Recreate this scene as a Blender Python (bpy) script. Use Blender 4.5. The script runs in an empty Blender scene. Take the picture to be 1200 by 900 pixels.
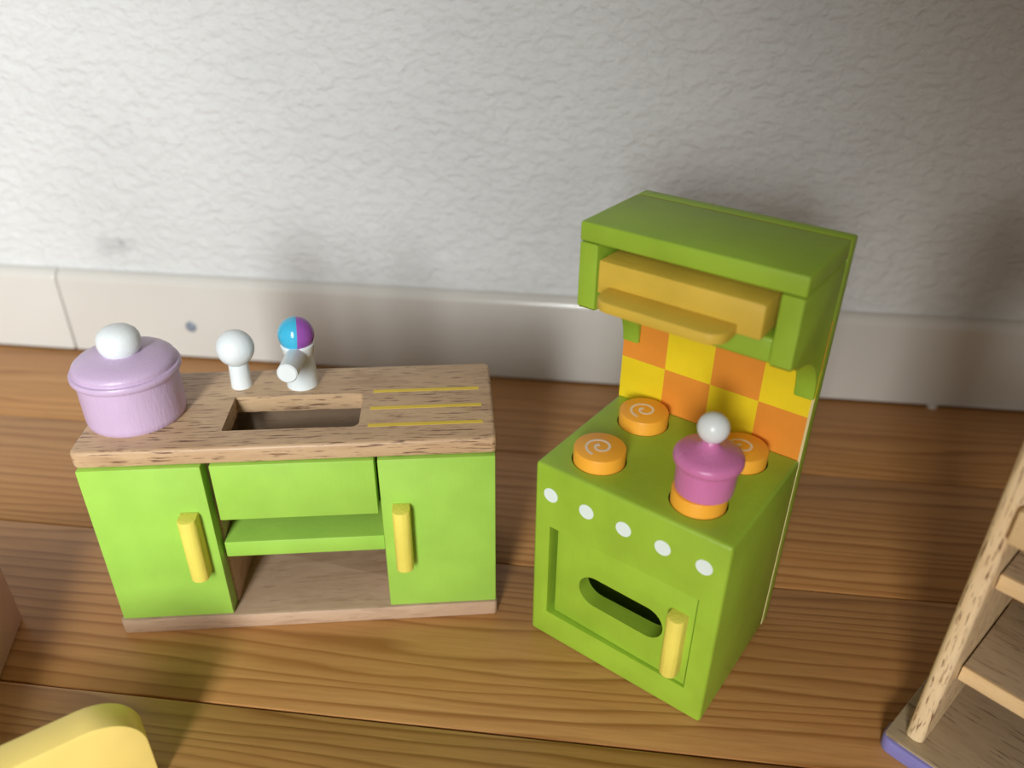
import bpy, bmesh, math, random
from mathutils import Vector, Matrix
random.seed(7)
CM = 0.01                                  # all builders below work in centimetres
scene = bpy.context.scene
COL = scene.collection

# ------------------------------------------------------------------ camera
cam_data = bpy.data.cameras.new('camera')
cam = bpy.data.objects.new('camera', cam_data); COL.objects.link(cam)
cr = Vector((0.99326451, 0.11558377, 0.00812478)); cu = Vector((-0.06596229, 0.50640832, 0.85976717)); cf = Vector((-0.09526068, 0.85451214, -0.51062158))
m = Matrix.Identity(4)
for i in range(3):
    m[i][0] = cr[i]; m[i][1] = cu[i]; m[i][2] = -cf[i]
m[0][3], m[1][3], m[2][3] = -1.19746*CM, -31.28513*CM, 18.43396*CM
cam.matrix_world = m
cam_data.sensor_fit = 'HORIZONTAL'; cam_data.sensor_width = 36.0
cam_data.lens = 935.474/1200*36
cam_data.clip_start = 0.01; cam_data.clip_end = 50
cam_data.dof.use_dof = True; cam_data.dof.focus_distance = 0.215; cam_data.dof.aperture_fstop = 9.0
scene.camera = cam

# ------------------------------------------------------------------ world, window light, added low fill, exposure
world = bpy.data.worlds.new('room_ambience'); scene.world = world; world.use_nodes = True
bgn = world.node_tree.nodes['Background']
bgn.inputs['Color'].default_value = (1.0, 0.82, 0.64, 1); bgn.inputs['Strength'].default_value = 0.17

def area(name, loc, target, sx, sy, power, color, spread=180):
    l = bpy.data.lights.new(name, 'AREA'); l.shape = 'RECTANGLE'; l.size = sx*CM; l.size_y = sy*CM
    l.energy = power; l.color = color; l.spread = math.radians(spread)
    o = bpy.data.objects.new(name, l); COL.objects.link(o)
    o.location = Vector(loc)*CM
    o.rotation_euler = (Vector(target)-Vector(loc)).to_track_quat('-Z', 'Y').to_euler()
    return o
area('window_light', (-13, -82, 35), (-36, 0, 5), 12, 44, 1.66, (0.93, 0.98, 1.0), 65)
area('low_fill_light', (-14, -82, 25), (8, -22, -2), 12, 16, 0.135, (1.0, 0.97, 0.93), 34)  # added low light that lifts the stove body and shelf unit

scene.view_settings.view_transform = 'Standard'
scene.view_settings.look = 'None'
scene.view_settings.exposure = 0.0
scene.view_settings.gamma = 1.0
scene.view_settings.use_curve_mapping = False

# ------------------------------------------------------------------ materials
def lin(c):
    return tuple((v/255/12.92 if v/255 <= 0.04045 else ((v/255+0.055)/1.055)**2.4) for v in c) + (1,)
class NT:
    def __init__(s, name):
        s.m = bpy.data.materials.new(name); s.m.use_nodes = True
        s.t = s.m.node_tree; s.b = s.t.nodes['Principled BSDF']
    def n(s, kind, **kw):
        o = s.t.nodes.new(kind)
        for k, v in kw.items():
            if k in o.inputs.keys() and not hasattr(o, k): o.inputs[k].default_value = v
            else: setattr(o, k, v)
        return o
    def l(s, a, b): s.t.links.new(a, b)
    def coords(s, scale=(100, 100, 100), rnd=0.0, src='Object'):
        tc = s.n('ShaderNodeTexCoord'); mp = s.n('ShaderNodeMapping'); mp.inputs['Scale'].default_value = scale
        s.l(tc.outputs[src], mp.inputs['Vector'])
        if rnd:
            oi = s.n('ShaderNodeObjectInfo'); mu = s.n('ShaderNodeMath', operation='MULTIPLY'); mu.inputs[1].default_value = rnd
            s.l(oi.outputs['Random'], mu.inputs[0])
            cx = s.n('ShaderNodeCombineXYZ')
            for k in range(3): s.l(mu.outputs[0], cx.inputs[k])
            s.l(cx.outputs[0], mp.inputs['Location'])
        return mp.outputs['Vector']
    def noise(s, vec, scale, detail=3, rough=0.5, dist=0.0):
        o = s.n('ShaderNodeTexNoise'); o.inputs['Scale'].default_value = scale; o.inputs['Detail'].default_value = detail
        o.inputs['Roughness'].default_value = rough; o.inputs['Distortion'].default_value = dist
        s.l(vec, o.inputs['Vector']); return o.outputs['Fac']
    def ramp(s, fac, stops):
        o = s.n('ShaderNodeValToRGB'); e = o.color_ramp.elements
        while len(e) < len(stops): e.new(0.5)
        for k, (p, c) in enumerate(stops): e[k].position = p; e[k].color = c
        s.l(fac, o.inputs['Fac']); return o.outputs['Color']
    def mix(s, fac, a, b, blend='MIX'):
        o = s.n('ShaderNodeMix', data_type='RGBA', blend_type=blend)
        for sock, v in ((o.inputs[0], fac), (o.inputs[6], a), (o.inputs[7], b)):
            if hasattr(v, 'links'): s.l(v, sock)
            else: sock.default_value = v
        return o.outputs[2]
    def math(s, op, a, b=0.0):
        o = s.n('ShaderNodeMath', operation=op)
        for k, v in enumerate((a, b)):
            if hasattr(v, 'links'): s.l(v, o.inputs[k])
            else: o.inputs[k].default_value = v
        return o.outputs[0]
    def bump(s, h, strength, dist):
        o = s.n('ShaderNodeBump'); o.inputs['Strength'].default_value = strength; o.inputs['Distance'].default_value = dist
        s.l(h, o.inputs['Height']); s.l(o.outputs['Normal'], s.b.inputs['Normal'])
    def fin(s, col, rough=0.5, spec=0.5):
        if hasattr(col, 'links'): s.l(col, s.b.inputs['Base Color'])
        else: s.b.inputs['Base Color'].default_value = col
        if hasattr(rough, 'links'): s.l(rough, s.b.inputs['Roughness'])
        else: s.b.inputs['Roughness'].default_value = rough
        s.b.inputs['Specular IOR Level'].default_value = spec
        return s.m
G0 = (0, 0, 0, 1); G1 = (1, 1, 1, 1)

def paint(name, rgb, rough=0.38, var=0.06, grain=(3, 3, 0.5), bump=0.12, spec=0.45):
    """brush-painted wood: slight tone drift, grain faintly telegraphing through"""
    t = NT(name); v = t.coords()
    gmap = t.n('ShaderNodeMapping'); gmap.inputs['Scale'].default_value = grain; t.l(v, gmap.inputs['Vector'])
    n1 = t.noise(v, 0.7, 3); n2 = t.noise(gmap.outputs[0], 3.0, 4, 0.6)
    c = lin(rgb); dk = tuple(k*(1-2.2*var) for k in c[:3])+(1,); lt = tuple(min(1, k*(1+var)) for k in c[:3])+(1,)
    col = t.mix(t.ramp(n1, [(0.35, G0), (0.65, G1)]), dk, lt)
    col = t.mix(t.ramp(n2, [(0.30, (.35, .35, .35, 1)), (0.42, G0)]), col, dk)
    t.bump(n2, bump, 0.0006)
    r = t.math('ADD', t.math('MULTIPLY', n1, 0.15), rough-0.07)
    return t.fin(col, r, spec)

def wood(name, light, mid, dark, axis='x', pores=0.6, rough=0.42, pore_scale=1.0, thr=0.58):
    """open-pored pale hardwood; grain runs along one axis"""
    t = NT(name)
    st = {'x': (0.22, 1, 1), 'y': (1, 0.22, 1), 'z': (1, 1, 0.22)}[axis]
    v = t.coords(rnd=13.0)
    m1 = t.n('ShaderNodeMapping'); m1.inputs['Scale'].default_value = st; t.l(v, m1.inputs['Vector'])
    sp = tuple(0.20*k/0.22 if k < 1 else 2.2 for k in st)
    m2 = t.n('ShaderNodeMapping'); m2.inputs['Scale'].default_value = sp; t.l(v, m2.inputs['Vector'])
    n1 = t.noise(m1.outputs[0], 2.2, 5, 0.6, 0.6)
    n3 = t.noise(m1.outputs[0], 0.8, 2)
    n2 = t.noise(m2.outputs[0], 6.5*pore_scale, 3, 0.6)
    col = t.ramp(n1, [(0.28, lin(mid)), (0.5, lin(light)), (0.72, lin(tuple(0.5*(a+b) for a, b in zip(light, mid))))])
    col = t.mix(t.ramp(n3, [(0.4, G0), (0.7, (.5, .5, .5, 1))]), col, lin(mid))
    pf = t.ramp(n2, [(thr, G0), (thr+0.10, (pores, pores, pores, 1))])
    col = t.mix(pf, col, lin(dark))
    t.bump(t.math('SUBTRACT', n1, pf), 0.15, 0.0006)
    return t.fin(col, rough, 0.4)

def plain(name, rgb, rough=0.5, spec=0.5):
    return NT(name).fin(lin(rgb), rough, spec)

M = {}
M['lime'] = paint('lime_green_paint', (160, 206, 82), rough=0.40, var=0.03)
M['green'] = paint('stove_green_paint', (155, 190, 56), rough=0.42, var=0.04)
M['yellow'] = paint('yellow_paint', (238, 222, 100), rough=0.5, var=0.04, grain=(4, 4, 0.35), bump=0.35)
M['drawer_yellow'] = paint('drawer_yellow_paint', (222, 188, 70), rough=0.5, var=0.04, grain=(0.4, 4, 4), bump=0.25)
M['board_yellow'] = paint('board_yellow_paint', (250, 222, 128), rough=0.32, var=0.02, bump=0.02)
M['tile_yellow'] = paint('tile_yellow_paint', (246, 216, 34), rough=0.45, var=0.03)
M['tile_orange'] = paint('tile_orange_paint', (238, 150, 52), rough=0.45, var=0.03)
M['burner'] = paint('burner_orange_paint', (250, 176, 56), rough=0.4, var=0.03, bump=0.08)
M['white'] = paint('white_paint', (228, 234, 234), rough=0.3, var=0.02, bump=0.12)
M['white_print'] = plain('white_print', (226, 236, 232), 0.5)
M['dot'] = plain('pale_dot_paint', (226, 240, 236), 0.5)
M['swirl'] = plain('swirl_print', (236, 220, 200), 0.5)
M['lilac'] = paint('lilac_paint', (200, 175, 205), rough=0.3, var=0.02, grain=(5, 5, 0.8), bump=0.22)
M['pink'] = paint('pink_paint', (210, 122, 174), rough=0.28, var=0.03, bump=0.25)
M['groove'] = plain('groove_yellow', (226, 196, 60), 0.5)
M['counter'] = wood('counter_wood', (204, 172, 134), (178, 142, 108), (96, 64, 50), 'x', 0.85, 0.42, 1.0, 0.555)
M['counter_in'] = wood('inner_wood', (196, 166, 138), (170, 138, 112), (120, 90, 72), 'x', 0.4)
M['shelf_wood'] = wood('shelf_wood', (186, 166, 136), (162, 140, 112), (92, 72, 58), 'x', 0.7)
M['post_wood'] = wood('post_wood', (246, 222, 180), (234, 202, 154), (120, 76, 46), 'z', 0.95, 0.45, 1.25, 0.555)
M['edge_wood'] = wood('shelf_edge_wood', (242, 214, 166), (228, 194, 142), (170, 130, 90), 'x', 0.3)
M['inner_shade'] = wood('shaded_inner_wood', (74, 54, 42), (58, 42, 32), (40, 28, 22), 'x', 0.4)  # wood darkened so the shade under the sink hole sits in its colour
M['purple'] = paint('periwinkle_paint', (142, 138, 206), rough=0.45, var=0.04)
M['cream'] = plain('bare_wood_seam', (220, 205, 150), 0.6)
M['seam_gold'] = plain('glue_seam', (150, 120, 40), 0.6)
M['box'] = paint('pinkish_board', (196, 158, 136), rough=0.55, var=0.02, bump=0.02)
M['dark'] = plain('dark_brown', (40, 26, 18), 0.7)
M['nail'] = plain('nail_grey', (120, 128, 140), 0.35)
M['chip'] = plain('bare_wood_chip', (186, 140, 90), 0.7)

def mat_ball():
    t = NT('two_colour_ball_paint'); v = t.coords()
    s = t.n('ShaderNodeSeparateXYZ'); t.l(v, s.inputs[0])
    f = t.math('GREATER_THAN', s.outputs[0], 0.0)
    return t.fin(t.mix(f, lin((64, 178, 214)), lin((150, 82, 170))), 0.18, 0.5)
M['ball'] = mat_ball()

def mat_floor():
    t = NT('pine_floor'); v = t.coords(rnd=37.0)
    m1 = t.n('ShaderNodeMapping'); m1.inputs['Scale'].default_value = (0.030, 0.36, 1); t.l(v, m1.inputs['Vector'])
    warp = t.noise(m1.outputs[0], 1.0, 2, 0.5)
    s = t.n('ShaderNodeSeparateXYZ'); t.l(v, s.inputs[0])
    # annual rings: distance across the board, bent by slow noise, compressed into irregular bands
    ph = t.math('ADD', t.math('MULTIPLY', s.outputs[1], 2.3), t.math('MULTIPLY', warp, 8.0))
    m2 = t.n('ShaderNodeMapping'); m2.inputs['Scale'].default_value = (0.10, 1, 1); t.l(v, m2.inputs['Vector'])
    ph = t.math('ADD', ph, t.math('MULTIPLY', t.noise(m2.outputs[0], 1.6, 2), 0.9))
    saw = t.math('FRACT', ph)
    ring = t.ramp(saw, [(0.0, G0), (0.55, (.25, .25, .25, 1)), (0.86, G1), (0.97, (.15, .15, .15, 1))])
    m3 = t.n('ShaderNodeMapping'); m3.inputs['Scale'].default_value = (0.06, 1, 1); t.l(v, m3.inputs['Vector'])
    fine = t.noise(m3.outputs[0], 9.0, 3, 0.6)
    slow = t.noise(m1.outputs[0], 2.3, 2)
    col = t.mix(ring, lin((196, 145, 88)), lin((148, 97, 48)))
    col = t.mix(t.ramp(fine, [(0.4, G0), (0.7, (.35, .35, .35, 1))]), col, lin((146, 98, 50)))
    col = t.mix(t.ramp(slow, [(0.35, G0), (0.7, (.45, .45, .45, 1))]), col, lin((178, 122, 66)))
    t.bump(t.math('ADD', ring, fine), 0.10, 0.0004)
    return t.fin(col, 0.42, 0.4)
M['floor'] = mat_floor()

def mat_wall():
    t = NT('textured_wallpaper'); v = t.coords()
    m1 = t.n('ShaderNodeMapping'); m1.inputs['Scale'].default_value = (0.75, 1, 1.15); t.l(v, m1.inputs['Vector'])
    a = t.noise(m1.outputs[0], 2.5, 4, 0.55, 0.5); b = t.noise(m1.outputs[0], 5.5, 3, 0.5, 0.3)
    h = t.math('ADD', t.ramp(a, [(0.34, G0), (0.62, G1)]), t.math('MULTIPLY', b, 0.45))
    t.bump(h, 0.6, 0.0010)
    slow = t.noise(v, 0.12, 3)
    col = t.mix(t.ramp(slow, [(0.4, G0), (0.7, G1)]), lin((208, 208, 206)), lin((200, 200, 198)))
    # painted shadow of the pot's knob above the baseboard: tight core plus wide halo
    tc2 = t.n('ShaderNodeMapping'); tc2.inputs['Location'].default_value = (22.5, 0, -5.45); tc2.inputs['Scale'].default_value = (1.6, 1, 2.2)
    tc2.vector_type = 'POINT'
    t.l(v, tc2.inputs['Vector'])
    for L, S, strength in (((22.45*2.6, 0, -5.45*1.7), (2.6, 0, 1.7), 0.55), ((22.9*0.42, 0, -5.2*0.8), (0.42, 0, 0.8), 0.30)):
        mp = t.n('ShaderNodeMapping'); mp.inputs['Location'].default_value = L; mp.inputs['Scale'].default_value = S
        t.l(v, mp.inputs['Vector'])
        ln = t.n('ShaderNodeVectorMath', operation='LENGTH'); t.l(mp.outputs[0], ln.inputs[0])
        dist = t.math('ADD', ln.outputs['Value'], t.math('MULTIPLY', t.noise(v, 2.4, 3), 0.9))
        f = t.ramp(dist, [(0.45, (strength,)*3+(1,)), (1.0, G0)])
        col = t.mix(f, col, lin((128, 124, 124)))
    return t.fin(col, 0.75, 0.25)
M['wall'] = mat_wall()

def mat_base():
    t = NT('cream_ceramic'); v = t.coords()
    n = t.noise(v, 0.25, 2)
    col = t.mix(n, lin((203, 199, 192)), lin((195, 190, 182)))
    return t.fin(col, 0.22, 0.5)
M['base'] = mat_base()

# ------------------------------------------------------------------ mesh helpers (centimetres)
def link(name, me, mat, parent=None):
    o = bpy.data.objects.new(name, me); COL.objects.link(o)
    if mat is not None:
        me.materials.clear(); me.materials.append(M[mat] if isinstance(mat, str) else mat)
    if parent is not None: o.parent = parent
    return o
def finish(bm, angle=35):
    bmesh.ops.recalc_face_normals(bm, faces=bm.faces)
    bmesh.ops.scale(bm, vec=(CM, CM, CM), verts=bm.verts)
    me = bpy.data.meshes.new('mesh'); bm.to_mesh(me); bm.free()
    me.shade_smooth(); me.set_sharp_from_angle(angle=math.radians(angle))
    return me
def box_bm(x0, x1, y0, y1, z0, z1, bev=0.0, seg=2, edges=None):
    bm = bmesh.new(); bmesh.ops.create_cube(bm, size=1)
    for v in bm.verts:
        v.co = Vector((x0 if v.co.x < 0 else x1, y0 if v.co.y < 0 else y1, z0 if v.co.z < 0 else z1))
    if bev:
        es = [e for e in bm.edges if edges is None or edges(e)]
        bmesh.ops.bevel(bm, geom=es, offset=bev, segments=seg, profile=0.5, affect='EDGES', clamp_overlap=True)
    return bm
def box(x0, x1, y0, y1, z0, z1, bev=0.04, seg=2, edges=None):
    return finish(box_bm(x0, x1, y0, y1, z0, z1, bev, seg, edges))
def prism_bm(pts, h0, h1, plane='xy', bev=0.0, seg=2):
    """outline pts extruded between h0 and h1 along the axis left over"""
    put = {'xy': lambda a, b, h: (a, b, h), 'yz': lambda a, b, h: (h, a, b), 'xz': lambda a, b, h: (a, h, b)}[plane]
    bm = bmesh.new()
    lo = [bm.verts.new(put(a, b, h0)) for a, b in pts]; hi = [bm.verts.new(put(a, b, h1)) for a, b in pts]
    n = len(pts)
    bm.faces.new(lo[::-1]); bm.faces.new(hi)
    for i in range(n): bm.faces.new((lo[i], lo[(i+1) % n], hi[(i+1) % n], hi[i]))
    bmesh.ops.recalc_face_normals(bm, faces=bm.faces)
    if bev:
        es = [e for e in bm.edges if any(len(f.verts) == n for f in e.link_faces)]
        bmesh.ops.bevel(bm, geom=es, offset=bev, segments=seg, profile=0.5, affect='EDGES', clamp_overlap=True)
    return bm
def prism(pts, h0, h1, plane='xy', bev=0.0, seg=2): return finish(prism_bm(pts, h0, h1, plane, bev, seg))
def lathe_bm(prof, n=48, cx=0, cy=0):
    bm = bmesh.new(); rings = []
    for r, z in prof:
        if r < 1e-6: rings.append([bm.verts.new((cx, cy, z))])
        else: rings.append([bm.verts.new((cx+r*math.cos(2*math.pi*k/n), cy+r*math.sin(2*math.pi*k/n), z)) for k in range(n)])
    for a, b in zip(rings, rings[1:]):
        if len(a) == 1 and len(b) == 1: continue
        for k in range(n):
            k2 = (k+1) % n
            if len(a) == 1: bm.faces.new((a[0], b[k2], b[k]))
            elif len(b) == 1: bm.faces.new((a[k], a[k2], b[0]))
            else: bm.faces.new((a[k], a[k2], b[k2], b[k]))
    for rg, rev in ((rings[0], True), (rings[-1], False)):
        if len(rg) > 1: bm.faces.new(rg[::-1] if rev else rg)
    return bm
def lathe(prof, n=48, cx=0, cy=0, angle=40): return finish(lathe_bm(prof, n, cx, cy), angle)
def rod_bm(a, b, r0, r1, n=32, bev=0.04):
    a, b = Vector(a), Vector(b); L = (b-a).length
    bm = lathe_bm([(0, 0), (r0-bev, 0), (r0, bev), (r1, L-bev), (r1-bev, L), (0, L)], n)
    q = (b-a).to_track_quat('Z', 'Y').to_matrix().to_4x4()
    bmesh.ops.transform(bm, matrix=Matrix.Translation(a) @ q, verts=bm.verts); return bm
def rounded(x0, x1, y0, y1, r, n=6):
    pts = []
    rr = r if isinstance(r, (list, tuple)) else (r,)*4      # corners: x1y1, x0y1, x0y0, x1y0
    for (sx, sy, a0), q in zip(((1, 1, 0), (0, 1, 90), (0, 0, 180), (1, 0, 270)), rr):
        cx = x1-q if sx else x0+q; cy = y1-q if sy else y0+q
        if q < 1e-4: pts.append((cx, cy)); continue
        for k in range(n+1):
            t = math.radians(a0+90*k/n); pts.append((cx+q*math.cos(t), cy+q*math.sin(t)))
    return pts
def bool_diff(bm, cutters, angle=35):
    """exact boolean difference of bmeshes (cm) -> finished mesh"""
    bmesh.ops.recalc_face_normals(bm, faces=bm.faces)
    me = bpy.data.meshes.new('tmp'); bm.to_mesh(me); bm.free()
    o = bpy.data.objects.new('tmp', me); COL.objects.link(o); cs = []
    for c in cutters:
        bmesh.ops.recalc_face_normals(c, faces=c.faces)
        cm = bpy.data.meshes.new('tmpc'); c.to_mesh(cm); c.free()
        co = bpy.data.objects.new('tmpc', cm); COL.objects.link(co); cs.append(co)
        md = o.modifiers.new('b', 'BOOLEAN'); md.operation = 'DIFFERENCE'; md.solver = 'EXACT'; md.object = co
    dg = bpy.context.evaluated_depsgraph_get(); dg.update()
    out = bpy.data.meshes.new_from_object(o.evaluated_get(dg))
    for x in cs+[o]:
        d = x.data; bpy.data.objects.remove(x); bpy.data.meshes.remove(d)
    b2 = bmesh.new(); b2.from_mesh(out); bpy.data.meshes.remove(out)
    return finish(b2, angle)
def thing(name, label, cat, loc=(0, 0, 0), rz=0.0, group=None):
    o = bpy.data.objects.new(name, None); COL.objects.link(o); o.empty_display_size = 0.01
    o.location = Vector(loc)*CM; o.rotation_euler = (0, 0, rz)
    o['label'] = label; o['category'] = cat
    if group: o['group'] = group
    return o
def struct(name, me, mat):
    o = link(name, me, mat); o['kind'] = 'structure'; return o
def struct_empty(name):
    o = bpy.data.objects.new(name, None); COL.objects.link(o); o['kind'] = 'structure'; return o

# ------------------------------------------------------------------ the room: floor boards, wall, skirting tiles
XL, XR = -70, 60
floor = struct('floor', box(XL, XR, -75, 1.2, -2.2, -1.0, 0), 'dark')
pw = 6.27
pm = box(XL, XR, -pw/2+0.025, pw/2-0.025, -1.0, 0, 0.05, 2)
for k in range(13):
    o = link('plank', pm, 'floor', floor)
    o.location = Vector((0, 0.62-pw/2-k*pw, 0))*CM
wall = struct('wall_back', box(XL, XR, 0.55, 3.0, -1.0, 70, 0), 'wall')
bb = struct_empty('baseboard_back')
def skirting(x0, x1):
    bm = box_bm(x0, x1, 0.0, 0.62, 0.10, 4.08, 0.0)
    es = [e for e in bm.edges if all(v.co.z > 3 and v.co.y < 0.1 for v in e.verts)]
    bmesh.ops.bevel(bm, geom=es, offset=0.45, segments=8, profile=0.5, affect='EDGES')
    es = [e for e in bm.edges if len(e.link_faces) == 2 and all(abs(v.co.x-x0) < 1e-4 for v in e.verts) or all(abs(v.co.x-x1) < 1e-4 for v in e.verts)]
    bmesh.ops.bevel(bm, geom=es, offset=0.1, segments=3, profile=0.5, affect='EDGES')
    return finish(bm)
link('skirting_tile', skirting(XL, -25.85), 'base', bb)
link('skirting_tile', skirting(-25.80, XR), 'base', bb)
nm = bmesh.new(); bmesh.ops.create_uvsphere(nm, u_segments=20, v_segments=10, radius=0.27)
bmesh.ops.transform(nm, matrix=Matrix.Translation((-19.7, 0.0, 1.67)) @ Matrix.Diagonal((1, 0.25, 1, 1)), verts=nm.verts)
link('nail_head', finish(nm), 'nail', bb)
link('glue_blob', lathe([(0, 0), (0.22, 0), (0.2, 0.1), (0.1, 0.16), (0, 0.17)], 16, 13.7, 0.0), 'base', bb)

# ------------------------------------------------------------------ toy sink unit
SR = 0.1934
sink = thing('toy_sink_unit', 'lime green wooden toy kitchen sink unit with a bare wood worktop', 'toy sink', (-14.3161, -16.1017, 0), SR)
W, D, H = 11.0, 4.10, 6.41
CT = H-0.51
slab = prism_bm(rounded(0, W, 0, D, (0.18, 0.18, 0.22, 0.15)), CT, H, 'xy', 0.09, 3)
hole = prism_bm(rounded(3.68, 7.31, 0.80, 2.52, (0.16, 0.05, 0.05, 0.2)), CT-1, H+1)
link('countertop', bool_diff(slab, [hole]), 'counter', sink)
link('base_plate', prism(rounded(0, W, -0.14, D-0.1, 0.12), 0.0, 0.53, 'xy', 0.06), 'counter_in', sink)
B0, B1 = 0.53, CT
link('back_panel', box(0.15, W-0.15, D-0.5, D-0.15, B0, B1, 0.02), 'counter_in', sink)
for x0, x1 in ((0.25, 0.7), (2.95, 3.3), (7.80, 8.15), (W-0.6, W-0.2)):
    link('divider', box(x0, x1, 0.42, D-0.5, B0, B1, 0.02), 'counter_in', sink)
def handle_mesh(x0, x1, yb, depth, z0, z1):
    r = (x1-x0)/2; yf = yb-depth+r*0.8; pts = [(x0, yb), (x0, yf)]
    for k in range(1, 10):
        a = math.pi+math.pi*k/10; pts.append(((x0+x1)/2+r*math.cos(a), yf+0.8*r*math.sin(a)))
    pts += [(x1, yf), (x1, yb)]
    return prism(pts, z0, z1, 'xy', 0.025, 2)
FY = -0.09
for x0, x1, hx in ((0.10, 3.24, 2.46), (7.82, W-0.04, 8.13)):
    d = link('door', box(x0, x1, FY, FY+0.5, B0+0.03, B1-0.01, 0.03, 2), 'lime', sink)
    link('handle', handle_mesh(hx, hx+0.48, FY, 0.52, 2.32, 4.42), 'yellow', d)
link('drawer_front', box(3.45, 7.73, FY+0.02, FY+0.5, 4.06, B1-0.01, 0.04, 2), 'lime', sink)
link('drawer_floor', box(3.32, 7.78, FY+0.52, D-0.52, 4.1, 4.5, 0.02), 'inner_shade', sink)
link('shelf', box(3.31, 7.79, 0.2, D-0.55, 2.50, 3.04, 0.04), 'lime', sink)
for i, (x0, x1, y) in enumerate(((7.59, 10.63, 2.60), (7.56, 10.67, 1.69), (7.56, 10.67, 0.82))):
    link('drainer_line', box(x0, x1, y-0.07, y+0.07, H-0.02, H+0.008, 0.0), 'groove', sink)
# plain white tap
tap = link('tap', lathe([(0, H-0.05), (0.30, H-0.05), (0.30, H+0.02), (0.275, H+0.75), (0, H+0.75)], 32, 3.73, 3.21), 'white', sink)
ball_prof = lambda r, cz, a0=-90, a1=90, n=18, sq=1.0: [(max(0, r*math.cos(math.radians(a0+(a1-a0)*k/n))), cz+sq*r*math.sin(math.radians(a0+(a1-a0)*k/n))) for k in range(n+1)]
link('tap_ball', lathe(ball_prof(0.53, 7.64), 40, 3.73, 3.21), 'white', tap)
# faucet: tapered column, flared collar, two-coloured ball, spout
fa = link('faucet', lathe([(0, H-0.05), (0.46, H-0.05), (0.46, H+0.03), (0.43, H+0.5), (0.37, 7.35), (0.42, 7.42), (0.475, 7.72), (0.42, 7.78), (0.3, 7.74), (0, 7.74)], 40, 5.49, 3.20), 'white', sink)
fb = link('faucet_ball', lathe(ball_prof(0.51, 0), 40), 'ball', fa)
fb.location = Vector((5.49, 3.20, 8.03))*CM; fb.rotation_euler = (0, 0.10, 0.213)
link('spout', finish(rod_bm((5.49, 3.1, 7.50), (5.40, 1.78, 7.53), 0.285, 0.285)), 'white', fa)

# ------------------------------------------------------------------ toy pots
def pot(name, label, parentpos, rz, body, lid, knob, mats, group):
    t = thing(name, label, 'toy pot', parentpos, rz, group)
    link('pot_body', lathe(body, 64), mats[0], t)
    l = link('lid', lathe(lid, 64), mats[0], t)
    link('knob', lathe(knob, 40), mats[1], l)
    return t
def on(o, rot, x, y, z):
    c, s = math.cos(rot), math.sin(rot); return (o[0]+c*x-s*y, o[1]+s*x+c*y, z)
SO = (-14.3161, -16.1017); TO = (-2.4277, -14.4722); TR = -0.5315
pot('toy_pot', 'large lilac wooden toy pot with white knob on the worktop', on(SO, SR, 1.20, 1.86, H), SR,
    [(0, 0), (1.22, 0), (1.27, 0.05), (1.29, 0.2), (1.285, 1.38), (0, 1.38)],
    [(1.27, 1.32), (1.355, 1.34), (1.395, 1.40), (1.395, 1.48), (1.37, 1.53), (1.305, 1.545), (1.295, 1.57), (1.305, 1.62), (1.28, 1.69), (1.20, 1.76), (0.95, 1.86), (0.6, 1.94), (0, 1.97)],
    [(0.0, 1.90), (0.44, 1.90), (0.47, 1.95), (0.53, 2.06), (0.555, 2.20), (0.54, 2.36), (0.48, 2.49), (0.36, 2.59), (0.2, 2.65), (0, 2.67)],
    ('lilac', 'white'), 'toy cooking pots')
TH = 6.1056; BH = 0.39
pot('toy_pot', 'small pink wooden toy pot with white ball knob on the stove', on(TO, TR, 4.15, 1.12, TH+BH+0.008), TR,
    [(0, 0), (0.64, 0), (0.70, 0.05), (0.72, 0.2), (0.735, 0.92), (0, 0.92)],
    [(0.72, 0.78), (0.775, 0.79), (0.82, 0.84), (0.835, 0.92), (0.825, 1.0), (0.78, 1.07), (0.66, 1.13), (0.5, 1.18), (0.34, 1.24), (0.22, 1.31), (0.17, 1.42), (0, 1.42)],
    ball_prof(0.375, 1.76), ('pink', 'white'), 'toy cooking pots')

# ------------------------------------------------------------------ toy stove
st = thing('toy_stove', 'green wooden toy stove with extractor hood and checkered backsplash', 'toy stove', (TO[0], TO[1], 0), TR)
TW, TD, TP, HH, HT, HY = 5.465, 4.263, 0.457, 12.167, 0.477, 1.57
body = box_bm(0, TW, 0, TD, 0, TH, 0.10, 3)
BURN = [(1.26, 1.09), (1.30, 3.35), (4.08, 1.10), (4.17, 3.37)]
cut = [prism_bm([(0.52, 0.98), (4.90, 0.98), (4.90, 4.16), (0.52, 4.16)], -1, 3.7, 'xz')]
for bx_, by_ in BURN:
    cut.append(lathe_bm([(0.725, TH-0.5), (0.725, TH+0.5)], 48, bx_, by_))
link('body', bool_diff(body, cut), 'green', st)
slot = []
for k in range(13):
    a = math.radians(-90+180*k/12); slot.append((3.56+0.50*math.cos(a), 2.47+0.50*math.sin(a)))
for k in range(13):
    a = math.radians(90+180*k/12); slot.append((1.96+0.50*math.cos(a), 2.47+0.50*math.sin(a)))
door = link('oven_door', bool_diff(prism_bm([(0.68, 0.17), (4.85, 0.07), (4.85, 0.62), (0.68, 0.62)], 1.0, 4.145, 'xy', 0.02), [prism_bm(slot, -1, 2, 'xz')]), 'green', st)
link('handle', handle_mesh(4.23, 4.70, 0.14, 0.5, 1.42, 3.42), 'yellow', door)
link('oven_dark_sheet', box(0.53, 4.89, 3.2, 3.6, 1.0, 4.15, 0.0), 'dark', st)  # plain dark sheet inside the oven cavity, behind the slot
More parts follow.
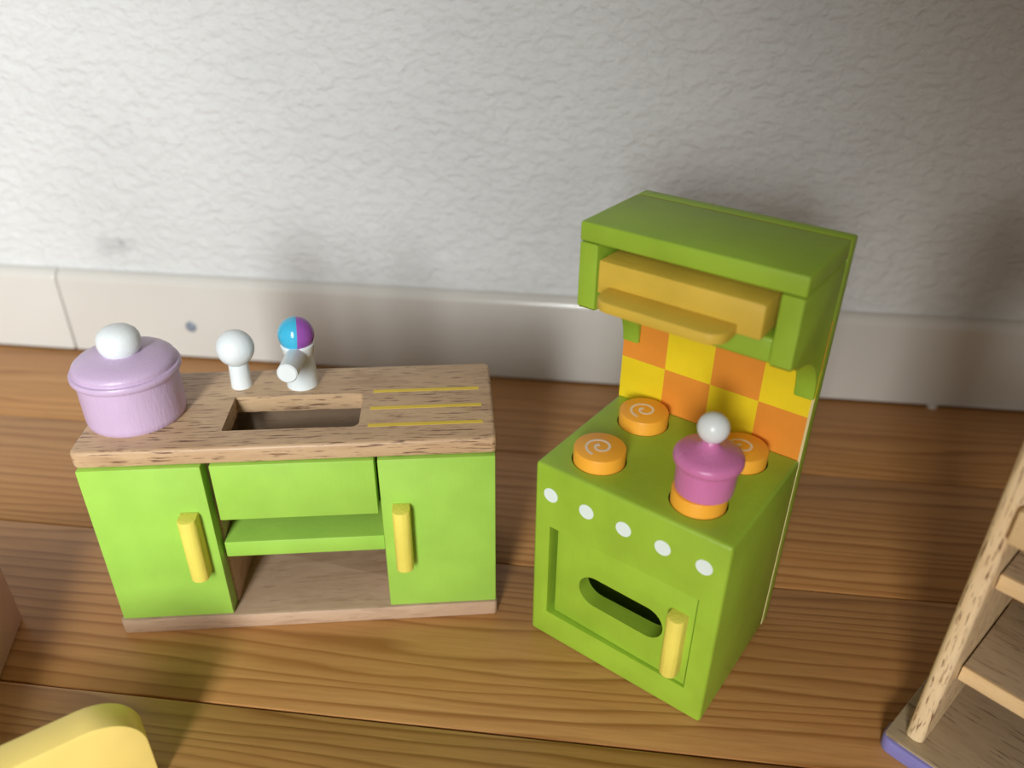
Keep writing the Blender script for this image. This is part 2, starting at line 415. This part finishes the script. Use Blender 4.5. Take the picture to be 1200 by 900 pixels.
for i, (x, z) in enumerate(((0.51, 5.22), (1.61, 5.22), (2.70, 5.22), (3.79, 5.21), (4.88, 5.21))):
    bm = lathe_bm([(0, 0), (0.22, 0), (0.215, 0.012), (0, 0.012)], 28)
    bmesh.ops.transform(bm, matrix=Matrix.Translation((x, 0.004, z)) @ Matrix.Rotation(math.radians(90), 4, 'X'), verts=bm.verts)
    link('dial_dot', finish(bm), 'dot', st)
def spiral_mesh():
    bm = bmesh.new(); n = 60; pa = []; th0 = -118+30; span = 500
    for k in range(n+1):
        s = k/n; th = math.radians(th0-span*s); r = 0.40-0.33*s
        w = 0.034+0.035*max(0, s-0.8)/0.2; pa.append(((r-w)*math.cos(th), (r-w)*math.sin(th), (r+w)*math.cos(th), (r+w)*math.sin(th)))
    zs = (-0.004, 0.006); rows = []
    for a, b, c, d in pa:
        rows.append([bm.verts.new((a, b, zs[1])), bm.verts.new((c, d, zs[1])), bm.verts.new((c, d, zs[0])), bm.verts.new((a, b, zs[0]))])
    for p, q in zip(rows, rows[1:]):
        for k in range(4): bm.faces.new((p[k], p[(k+1) % 4], q[(k+1) % 4], q[k]))
    bm.faces.new(rows[0][::-1]); bm.faces.new(rows[-1])
    return finish(bm)
burner_me = lathe([(0, -0.49), (0.685, -0.49), (0.685, BH-0.05), (0.67, BH-0.015), (0.64, BH), (0, BH)], 56)
burner_me.materials.append(M['burner']); spir = spiral_mesh()
for i, (x, y) in enumerate(BURN):
    b = link('burner', burner_me, None, st); b.location = Vector((x, y, TH))*CM
    s = link('swirl', spir, 'swirl', b); s.location = (0, 0, BH*CM)
back = link('back_panel', box(0, TW, TD, TD+TP, 0, HH, 0.05, 2), 'green', st)
ts = TW/4
tm = box(-ts/2, ts/2, -0.02, 0.02, -ts/2, ts/2, 0.0)
tms = [tm, tm.copy()]; tms[0].materials.append(M['tile_orange']); tms[1].materials.append(M['tile_yellow'])
for rrow in range(3):
    for c in range(4):
        o = link('checker_square', tms[(c+rrow+1) % 2 if rrow != 1 else c % 2], None, back)
        zc = 6.06+ts*(rrow+0.5)
        o.location = Vector((ts*(c+0.5), TD-0.012, zc))*CM
link('seam', box(TW-0.06, TW+0.004, TD-0.035, TD+0.02, 0.05, 8.0, 0.0), 'cream', st)
link('hood_top', box(0, TW, HY, TD-0.02, HH-HT, HH, 0.05, 3), 'green', st)
link('hood_seam', box(0.1, TW-0.02, TD-0.03, TD+0.01, HH-0.4, HH-0.012, 0.0), 'seam_gold', st)
prof = [(HY, 11.67), (HY, 10.02), (HY+0.08, 9.94), (2.0, 9.88)]
for k in range(1, 13):
    a = math.radians(90-85*k/12); prof.append((1.9+2.22*math.cos(a), 8.02+1.72*math.sin(a)))
prof += [(4.13, 8.0), (TD-0.01, 7.98), (TD-0.01, 11.67)]
for x0, x1 in ((0.0, 0.52), (TW-0.52, TW)):
    link('side_bracket', prism(prof, x0, x1, 'yz', 0.06, 2), 'green', st)
link('hood_shelf', box(0.55, TW-0.55, 1.80, TD-0.03, 9.88, 10.50, 0.08, 3), 'green', st)
dr = link('hood_drawer', box(0.70, 4.76, 1.35, 3.9, 10.60, 11.42, 0.035, 2), 'drawer_yellow', st)
link('drawer_pull', prism(rounded(1.03, 4.22, 0.52, 1.40, (0.0, 0.0, 0.42, 0.42), 8), 10.57, 10.83, 'xy', 0.025, 2), 'drawer_yellow', dr)

# ------------------------------------------------------------------ wooden shelf unit at the right edge
SH = math.radians(-41)
su = thing('toy_shelf_unit', 'bare wooden toy shelf unit with lavender edged base at the right edge', 'toy shelf', (6.80, -17.38, 0), SH)
SW = 8.0
link('base_plate', prism(rounded(0.0, SW, 0.08, 5.2, 0.15), 0.0, 0.5, 'xy', 0.03), 'shelf_wood', su)
link('painted_edge', prism(rounded(-0.04, SW+0.04, -0.02, 0.6, (0.0, 0.0, 0.3, 0.3)), 0.0, 0.46, 'xy', 0.06), 'purple', su)
for x0 in (0.36, SW-0.8):
    link('side_panel', prism(rounded(x0, x0+0.44, 0.42, 4.6, (0.03, 0.03, 0.16, 0.16)), 0.5, 13.0, 'xy', 0.04), 'post_wood', su)
for z0, z1, y0 in ((2.35, 2.82, 1.25), (5.55, 6.0, 1.0), (7.35, 8.2, 0.12), (11.0, 11.45, 0.8)):
    s = link('shelf', box(0.83 if y0 > 0.5 else 0.80, SW-0.83, y0+0.03, 4.5 if y0 > 0.5 else 0.41, z0, z1, 0.05), 'shelf_wood' if y0 > 0.5 else 'edge_wood', su)
    if y0 > 0.5:
        link('shelf_edge', box(0.83, SW-0.83, y0-0.04, y0+0.06, z0+0.01, z1-0.01, 0.03), 'edge_wood', s)

# ------------------------------------------------------------------ pinkish board box at the left edge
bxo = thing('toy_box', 'pinkish beige toy box side at the left edge of the floor', 'toy box', (-17.61, -16.05, 0), math.radians(20))
link('body', box(-6, 0, -7, 0, 0.02, 2.3, 0.05), 'box', bxo)
link('lid', box(-6.1, 0.05, -7.05, 0.05, 2.3, 2.65, 0.08), 'box', bxo)

# ------------------------------------------------------------------ yellow board in the foreground
yo = prism_bm(rounded(-7.8, 0.0, 0.0, 2.65, (1.16, 1.16, 0.1, 0.1), 10), 0.0, 0.77, 'xz', 0.035, 2)
yh = lathe_bm([(0.65, -2), (0.65, 2)], 40)
bmesh.ops.transform(yh, matrix=Matrix.Translation((-2.6, 0, 0.55)) @ Matrix.Rotation(math.radians(90), 4, 'X'), verts=yh.verts)
yb = link('toy_board', bool_diff(yo, [yh]), 'board_yellow')
yb.location = Vector((-10.95, -20.45, 0))*CM; yb.rotation_euler = (0, 0, math.radians(42))
yb['label'] = 'yellow painted wooden toy board with rounded corner in the bottom left foreground'; yb['category'] = 'toy board'
